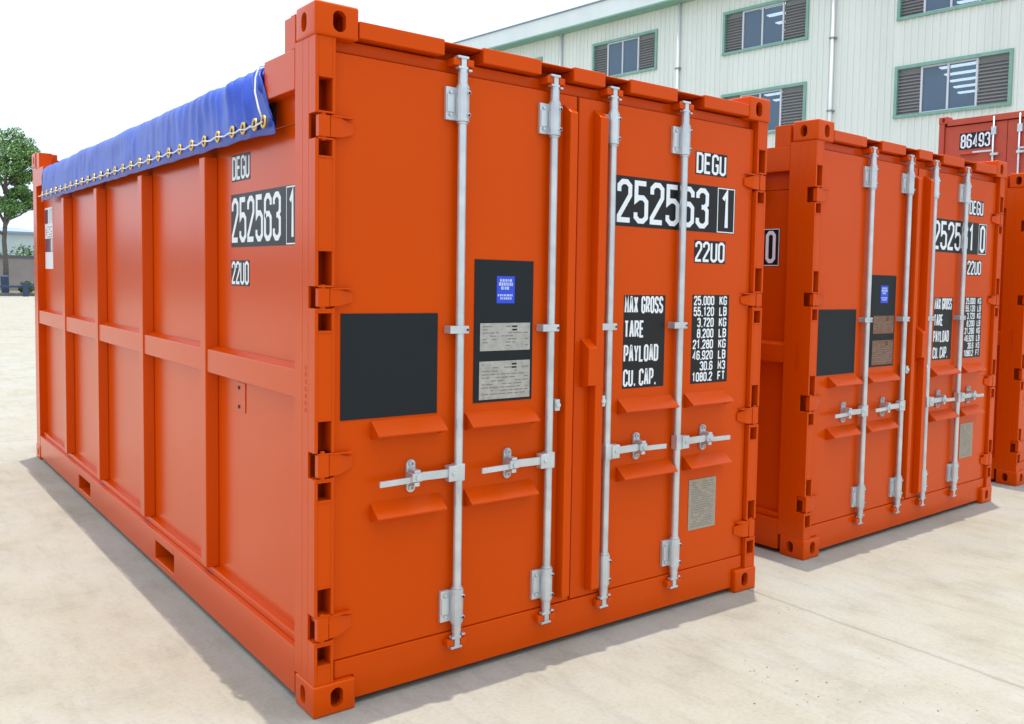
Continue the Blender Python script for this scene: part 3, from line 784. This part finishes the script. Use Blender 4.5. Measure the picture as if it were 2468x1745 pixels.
# ------------------------------------------------------------------ far container stacked by the factory
def far_stack():
    # doors face the yard (-X); local x runs along the door end, y goes into the container
    def fmap(base, z0):
        def f(p): return (13.3 + p[1], 5.474 - p[0], z0 + p[2])
        return f
    f = fmap(None, 1.985)
    root = empty('shipping_container', (0, 0, 0))
    def mk(mb, name, m, par, bevel=.004, **k): return mb.build(name, m, par, bevel=bevel, fn=f, **k)
    for sx in (0, 1):
        for sy in (0, 1):
            for sz in (0, 1):
                mb = MB(); mb.add([(W - v[0] if sx else v[0], L - v[1] if sy else v[1], H - v[2] if sz else v[2]) for v in CV], CF); mk(mb, 'corner_casting', 'red_orange', root, 0, smooth='angle')
    for x0 in (.005, W - .105):
        for y0 in (.01, L - .15): mk(MB().box(x0, x0 + .10, y0, y0 + .14, .118, H - .118), 'corner_post', 'red_orange', root)
    mb = MB(); mb.box(.162, W - .162, .005, .14, 2.43, 2.53); mk(mb, 'door_header', 'red_orange', root)
    mk(MB().box(.162, W - .162, .005, .14, .03, .18), 'door_sill', 'red_orange', root)
    for a, b in ((.11, 1.214), (1.224, W - .11)):
        d = mk(MB().box(a, b, .04, .09, .19, 2.415), 'door', 'red_orange', root)
        for s_ in (0, 1):
            for zt in (1.97,):
                xa = a + .30 + s_ * .42
                if s_ == 0: mk(MB().prism([(.0395, zt), (-.03, zt - .05), (.0395, zt - .06)], 'x', xa, xa + .30), 'handle_visor', 'red_orange', d, 0)
    for x in (.997, 1.438):
        rod = mk(MB().tube([(x, .01, .12), (x, .01, 2.50)], .017, 10), 'locking_rod', 'galv', root, 0, smooth=True)
        mk(MB().box(x - .035, x + .05, -.01, .0395, 2.20, 2.33), 'rod_bearing', 'galv', rod)
        mk(MB().box(x - .03, x + .10, -.02, .0395, 1.86, 1.90), 'rod_bearing', 'galv', rod)
        s_ = -1 if x < 1.2 else 1
        mk(MB().box(x, x + s_ * .34, -.022, -.012, 1.925, 1.955), 'handle', 'galv', rod)
    for x0 in (.004, W - .09):
        w_ = mk(MB().box(x0 + .03, x0 + .05, .15, L - .15, .15, 2.45), 'side_wall', 'red_orange', root)
        mb = MB()
        for i in range(18): mb.box(x0, x0 + .085, .35 + i * .31, .43 + i * .31, .2, 2.40)
        mb.box(x0 - .0, x0 + .09, .178, L - .178, 2.405, 2.50); mb.box(x0, x0 + .09, .178, L - .178, .03, .19)
        mk(mb, 'side_rib', 'red_orange', w_)
    mk(MB().box(.10, W - .10, L - .14, L - .10, .1, 2.5), 'rear_wall', 'red_orange', root)
    mk(MB().box(.10, W - .10, .145, L - .145, 2.51, 2.54), 'roof', 'red_orange', root)
    F = lambda u, v, d: f((u, .0360 - d * 3, v))
    MB().box(.385, .945, .0370, .0398, 2.005, 2.280).build('number_marking', 'black', root, fn=f)
    mb = MB(); text_faces(mb, "86493", F, .405, 2.025, .096, .235, .108, .030, eps=.0006)
    mb.build('lettering', 'white', root, fixn=False)
    tag(root, "faded red container marked 86493 on its door, stacked high in front of the factory wall", "shipping container")
    # low container it stands on
    f2 = fmap(None, 0.0)
    base = empty('shipping_container', (0, 0, 0)); hh = 1.980
    def mk2(mb, name, m, par, bevel=.004, **k): return mb.build(name, m, par, bevel=bevel, fn=f2, **k)
    for sx in (0, 1):
        for sy in (0, 1):
            for sz in (0, 1):
                mb = MB(); mb.add([(W - v[0] if sx else v[0], L - v[1] if sy else v[1], hh - v[2] if sz else v[2]) for v in CV], CF); mk2(mb, 'corner_casting', 'red_orange', base, 0, smooth='angle')
    for x0 in (.005, W - .105):
        for y0 in (.01, L - .15): mk2(MB().box(x0, x0 + .10, y0, y0 + .14, .118, hh - .118), 'corner_post', 'red_orange', base)
    for y0 in (.03, L - .09): 
        mb = MB(); mb.box(.10, W - .10, y0, y0 + .06, .04, hh - .06)
        for i in range(6): mb.box(.25 + i * .35, .33 + i * .35, y0 - .02, y0 + .08, .15, hh - .15)
        mk2(mb, 'end_wall', 'red_orange', base)
    for x0 in (.02, W - .08):
        mb = MB(); mb.box(x0, x0 + .06, .15, L - .15, .04, hh - .06)
        for i in range(9): mb.box(x0 - .015, x0 + .075, .5 + i * .6, .6 + i * .6, .15, hh - .15)
        mk2(mb, 'side_wall', 'red_orange', base)
    tag(base, "low red container underneath the stacked container marked 86493, hidden behind the orange row", "shipping container")
far_stack()

# ------------------------------------------------------------------ factory building
P0 = Vector((22.908, 12.631, 0)); AZ = R(94.5)
DV = Vector((math.cos(AZ), math.sin(AZ), 0)); NV = Vector((-DV.y, DV.x, 0))     # NV points out to the yard
bld = empty('factory_building')
def wp(a, out, z): q = P0 + DV * a + NV * out; return (q.x, q.y, z)
def wbox(mb, a0, a1, o0, o1, z0, z1):
    vs = [wp(a, o_, z) for z in (z0, z1) for (a, o_) in ((a0, o0), (a1, o0), (a1, o1), (a0, o1))]
    mb.add(vs, [(0, 3, 2, 1), (4, 5, 6, 7), (0, 1, 5, 4), (1, 2, 6, 5), (2, 3, 7, 6), (3, 0, 4, 7)]); return mb
A0, A1, EAVE = -24.0, 46.0, 11.80
cols = [(-3.43 + 6.6 * k, 0.0 + 6.6 * k) for k in range(-3, 8)]
rows_z = [(.95, 2.40), (3.82, 5.28), (6.68, 8.15), (9.55, 10.97)]
mb = MB()
def corr(a0, a1, z0, z1):
    a = a0
    while a < a1 - 1e-6:
        b = min(a + .22, a1)
        p = [(a, 0), (min(a + .13, b), 0), (min(a + .142, b), .024), (min(a + .208, b), .024), (b, 0)]
        for (x0, o0), (x1, o1) in zip(p[:-1], p[1:]):
            if x1 - x0 > 1e-6: mb.add([wp(x0, o0, z0), wp(x1, o1, z0), wp(x1, o1, z1), wp(x0, o0, z1)], [(0, 1, 2, 3)])
        a = b
a = A0
for c0, c1 in cols:
    corr(a, c0, 0, EAVE)
    z = 0
    for z0, z1 in rows_z: corr(c0, c1, z, z0); z = z1
    corr(c0, c1, z, EAVE)
    a = c1
corr(a, A1, 0, EAVE)
mb.build('wall', 'cladding', bld, fixn=False)
mb = MB(); D_ = 24.0
wbox(mb, A0, A0 + .2, -D_, -.01, 0, EAVE + .5); wbox(mb, A1 - .2, A1, -D_, -.01, 0, EAVE + .5); wbox(mb, A0 + .2, A1 - .2, -D_, -D_ + .2, 0, EAVE)
mb.build('wall', 'cladding', bld)
mb = MB(); wbox(mb, A0 + .21, A1 - .21, -8.3, -8.2, 0, EAVE - .05)
for z0 in (2.9, 5.75, 8.75, 11.55): wbox(mb, A0 + .21, A1 - .21, -8.19, -.12, z0, z0 + .22)
mb.build('interior', 'room', bld)
mb = MB(); wbox(mb, A0 - .3, A1 + .3, .0, .55, 11.75, 12.36)
fa = mb.build('fascia', 'fascia', bld)
mb = MB(); wbox(mb, A0 - .3, A1 + .3, -.0, .56, 11.69, 11.748); mb.build('fascia_edge', 'green', bld)
mb = MB(); q = [(.60, 12.365), (.60, 12.41), (-12, 13.9), (-24.4, 12.41), (-24.4, 12.365)]
mb.add([wp(aa, o_, z) for aa in (A0 - .35, A1 + .35) for (o_, z) in q], [(0, 1, 6, 5), (1, 2, 7, 6), (2, 3, 8, 7), (3, 4, 9, 8), (4, 0, 5, 9), (4, 3, 2, 1, 0), (5, 6, 7, 8, 9)])
mb.build('roof', 'roof', bld)
rw = random.Random(11)
for c0, c1 in cols:
    for ri, (z0, z1) in enumerate(rows_z):
        fr = MB()
        t_ = .065
        wbox(fr, c0 - .03, c1 + .03, -.10, .055, z1 - t_, z1 + .03); wbox(fr, c0 - .03, c1 + .03, -.10, .075, z0 - .03, z0 + t_ * .8)
        wbox(fr, c0 - .03, c0 + t_, -.10, .055, z0 + t_ * .8, z1 - t_); wbox(fr, c1 - t_, c1 + .03, -.10, .055, z0 + t_ * .8, z1 - t_)
        wo = fr.build('window', 'green', bld)
        w_ = c1 - c0; i0, i1 = c0 + t_, c1 - t_
        m1, m2, m3 = c0 + w_ * .285, c0 + w_ * .53, c0 + w_ * .765
        zb, zt = z0 + t_ * .8, z1 - t_
        mm = MB()
        for x in (m1, m2, m3): wbox(mm, x - .03, x + .03, -.08, -.01, zb, zt)
        wbox(mm, m1, m3, -.078, -.02, zb, zb + .04); wbox(mm, m1, m3, -.078, -.02, zt - .05, zt)
        mm.build('mullion', 'mullion', wo)
        for (x0, x1) in ((i0, m1 - .03), (m3 + .03, i1)):
            lv = MB(); n = 13
            for k in range(n):
                zc = zb + (k + .5) * (zt - .09 - zb) / n; h_ = .036
                lv.add([wp(x0, -.015, zc - h_), wp(x1, -.015, zc - h_), wp(x1, -.075, zc + h_), wp(x0, -.075, zc + h_), wp(x0, -.020, zc - h_ - .006), wp(x1, -.020, zc - h_ - .006), wp(x1, -.08, zc + h_ - .006), wp(x0, -.08, zc + h_ - .006)],
                       [(0, 1, 2, 3), (4, 7, 6, 5), (0, 4, 5, 1), (2, 6, 7, 3), (1, 5, 6, 2), (0, 3, 7, 4)])
            wbox(lv, x0, x1, -.095, -.085, zb, zt)
            lv.build('louvre', 'louvre', wo)
        gl = MB(); wbox(gl, m1 + .031, m2 - .031, -.052, -.046, zb + .041, zt - .051); wbox(gl, m2 + .031, m3 - .031, -.052, -.046, zb + .041, zt - .051)
        gl.build('pane', 'glass', wo)
        if ri >= 1 and (ri < 3 or c0 < 5):
            tb = MB(); ce = (2.9, 5.75, 8.75, 11.55)[ri]
            for k in range(rw.choice((3, 4, 6))):
                dd = .9 + k * .95
                ac = (c0 + c1) / 2 + .75 - k * .02 + dd * .33
                wbox(tb, ac - 1.3, ac - .05, -dd - .20, -dd, ce - .34, ce - .30)
            tb.build('ceiling_lamp', 'tube', wo)
for k in range(-3, 7):
    a = 2.17 + 6.45 * k
    mb = MB(); mb.tube([wp(a, .10, 0.05), wp(a, .10, 11.70)], .055, 10)
    pp = mb.build('downpipe', 'pipe', bld, smooth=True)
    mb = MB()
    for z in (1.5, 4.3, 7.1, 9.35): wbox(mb, a - .10, a + .10, .0, .17, z, z + .05)
    mb.build('pipe_clip', 'louvre', pp)
tag(bld, "long pale green corrugated metal factory with green trimmed louvred windows behind the containers", "building")

# ------------------------------------------------------------------ far left background
mb = MB(); mb.box(-60, 14, 69.0, 69.3, 0, 2.28); wl0 = mb.build('boundary_wall', 'wall')
mb = MB(); mb.box(-60.1, 14.1, 68.93, 69.37, 2.282, 2.44); mb.build('coping', 'coping', wl0)
tag(wl0, "long pinkish boundary wall with dark coping at the far side of the yard", "wall")
mb = MB(); mb.box(-60, 14, 59.3, 59.9, 0, .16)
tag(mb.build('kerb', 'kerb'), kind='structure')
mb = MB(); mb.box(-60, 14, 59.9, 68.9, .0, .12); M['soil'] = noise_mix(mat('planting_soil', (.10, .12, .06), .9), [(.06, .09, .03), (.16, .15, .09)], 1.2)
tag(mb.build('verge', 'soil'), kind='structure')
rail = empty('barrier_rail', (5.0, 58.3, 0))
mb = MB(); mb.box(-24, 3.4, -.05, .05, .50, .62); mb.build('rail', 'blue_steel', rail, bevel=.01)
mb = MB(); mb.box(-24, 3.4, -.04, .04, .06, .20); mb.build('rail', 'kerb', rail, bevel=.01)
for x in (-23, -19.5, -16, -12.5, -9, -5.6, -1.9, 1.95):
    mb = MB(); mb.box(x - .13, x + .13, -.14, .14, 0, .80); mb.build('post', 'blue_steel', rail, bevel=.02)
tag(rail, "low dark blue steel barrier rail along the far edge of the yard", "barrier")
bin_ = empty('waste_bin', (6.15, 59.9, 0.12))
mb = MB(); mb.tube([(0, 0, 0), (0, 0, .55), (0, 0, .95)], .3, 14, rs=[.16, .19, .20]); mb.build('bin_body', 'blue_steel', bin_, smooth='angle')
mb = MB(); mb.tube([(0, 0, .951), (0, 0, 1.0), (0, 0, 1.06)], .3, 14, rs=[.22, .22, .14]); mb.build('lid', 'coping', bin_, smooth='angle')
tag(bin_, "small blue bin with dark lid standing at the foot of the tree", "bin")

def leaf_blob(mb, c, rad, n, size, rnd, flat=.8):
    for _ in range(n):
        while True:
            d = Vector((rnd.uniform(-1, 1), rnd.uniform(-1, 1), rnd.uniform(-1, 1)))
            if .25 < d.length < 1: break
        p = Vector(c) + Vector((d.x * rad, d.y * rad, d.z * rad * flat))
        nrm = Vector((rnd.uniform(-1, 1), rnd.uniform(-1, 1), rnd.uniform(-.2, 1))).normalized(); u = nrm.orthogonal().normalized(); w = nrm.cross(u)
        s = size * rnd.uniform(.6, 1.3)
        mb.add([p - u * s, p + w * s * .45, p + u * s, p - w * s * .45], [(0, 1, 2, 3)])
def tree(loc, h, label, seed, clumps, group=None):
    rnd = random.Random(seed); root = empty('broadleaf_tree', loc)
    mb = MB(); tops = []
    th = h * .42
    mb.tube([(0, 0, -.1), (.02, 0, h * .15), (-.04, .03, th * .7), (.05, 0, th), (.1, 0, h * .62), (.05, .05, h * .85)], .1, 10, rs=[.17, .14, .12, .11, .08, .03])
    for (cx, cy, cz, r) in clumps:
        s = Vector((0, 0, min(cz - .3, h * .75) * rnd.uniform(.62, .85))); e = Vector((cx, cy, cz)); mid = (s + e) / 2 + Vector((0, 0, -.15))
        mb.tube([s, mid, e], .05, 6, rs=[.065, .045, .015])
    mb.build('trunk', 'bark', root, smooth=True)
    mb = MB()
    for (cx, cy, cz, r) in clumps:
        for k in range(7):
            a = Vector((rnd.gauss(0, 1), rnd.gauss(0, 1), rnd.gauss(0, .7))).normalized() * r * .62
            leaf_blob(mb, (cx + a.x, cy + a.y, cz + a.z), r * rnd.uniform(.45, .7), 320, .085, rnd)
    mb.build('crown', 'leaf', root, fixn=False)
    return tag(root, label, 'tree', group)
tree((6.27, 60.5, .1), 10.4, "green broadleaf tree with slim trunk at the left edge beyond the yard", 5,
     [(-.9, 0, 9.3, 1.15), (.4, .3, 8.7, 1.0), (1.35, -.2, 7.9, .85), (-1.9, .4, 8.2, 1.1), (.0, -.6, 7.6, 1.0), (1.0, .5, 7.0, .8), (-1.2, -.3, 6.8, 1.0), (.9, 0, 5.9, .75), (1.55, .2, 5.3, .62), (-.4, .4, 5.6, .85), (.35, -.3, 4.9, .6), (-1.6, 0, 5.4, .8)])
tree((-3.5, 62.5, .1), 9.6, "second green tree beyond the yard, left of the photo", 8, [(-.9, 0, 8.3, 1.1), (.6, .3, 7.9, 1.0), (1.5, -.2, 6.7, .9), (-1.7, .4, 6.8, 1.0), (.0, -.6, 6.2, 1.1), (.2, .2, 5.2, .8)])
rs_ = random.Random(31)
for i, (x, y, r, lb) in enumerate(((5.2, 61.2, .75, "round green shrub left of the blue bin in the verge"), (7.35, 61.0, .42, "low green shrub between the blue bin and the container's edge"), (8.3, 61.6, .38, "small dark shrub in the verge close to the container's back corner"))):
    sr = empty('shrub', (x, y, .12)); mb = MB(); leaf_blob(mb, (0, 0, r * .8), r, 700, .07, rs_, .9); mb.build('foliage', 'shrub', sr, fixn=False)
    mb = MB(); mb.tube([(0, 0, -.1), (.02, 0, r * .8)], .03, 6); mb.build('stem', 'bark', sr)
    tag(sr, lb, 'shrub', 'shrubs in the far verge')

# shed, its pale colour standing in for skyline haze, and greenery behind the boundary wall
M['shed'] = noise_mix(mat('hazed_shed_cladding', (.42, .50, .50), .7), [(.38, .455, .46), (.45, .53, .53)], .3)
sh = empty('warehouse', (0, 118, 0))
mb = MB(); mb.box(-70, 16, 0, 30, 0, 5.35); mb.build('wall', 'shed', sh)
mb = MB(); mb.prism([(-.4, 5.36), (-.4, 5.62), (15, 6.6), (30.4, 5.62), (30.4, 5.36)], 'x', -70.4, 16.4); mb.build('roof', 'roof', sh)
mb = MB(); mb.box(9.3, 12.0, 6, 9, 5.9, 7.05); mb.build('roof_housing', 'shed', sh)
for k in range(12):
    mb = MB(); mb.box(-66 + k * 6.8, -62.5 + k * 6.8, -.06, -.005, 3.1, 4.1); mb.build('window', 'glass', sh)
tag(sh, "long shed in the far left distance beyond the boundary wall, haze painted into its pale grey green", "warehouse")
rb = random.Random(77)
mb = MB()
for i in range(34):
    x = -42 + i * 1.75 + rb.uniform(-.5, .5); y = 76 + rb.uniform(-1.5, 1.5); r = rb.uniform(.9, 1.5)
    for k in range(4):
        leaf_blob(mb, (x + rb.uniform(-.6, .6), y + rb.uniform(-.6, .6), 1.9 + rb.uniform(-.5, .8)), r * .8, 170, .13, rb, .9)
tag(mb.build('hedgerow', 'shrub', fixn=False), 'band of green bushes showing above the boundary wall', 'bushes', kind='stuff')
mb = MB(); n = 60; vs = []
from mathutils import noise as _n
for i in range(n + 1):
    x = -260 + i * 620 / n
    h_ = 9.0 + 2.5 * _n.noise(Vector((x * .012, 0, 0))) + 1.2 * _n.noise(Vector((x * .09, 3, 0)))
    vs += [(x, 400, -.5), (x, 422, h_ * .8), (x, 430, h_), (x, 490, h_ * .9), (x, 550, -.5)]
fs = [(i * 5 + k, (i + 1) * 5 + k, (i + 1) * 5 + k + 1, i * 5 + k + 1) for i in range(n) for k in range(4)]
mb.add(vs, fs); tag(mb.build('hill', 'hill', smooth=True), kind='structure')
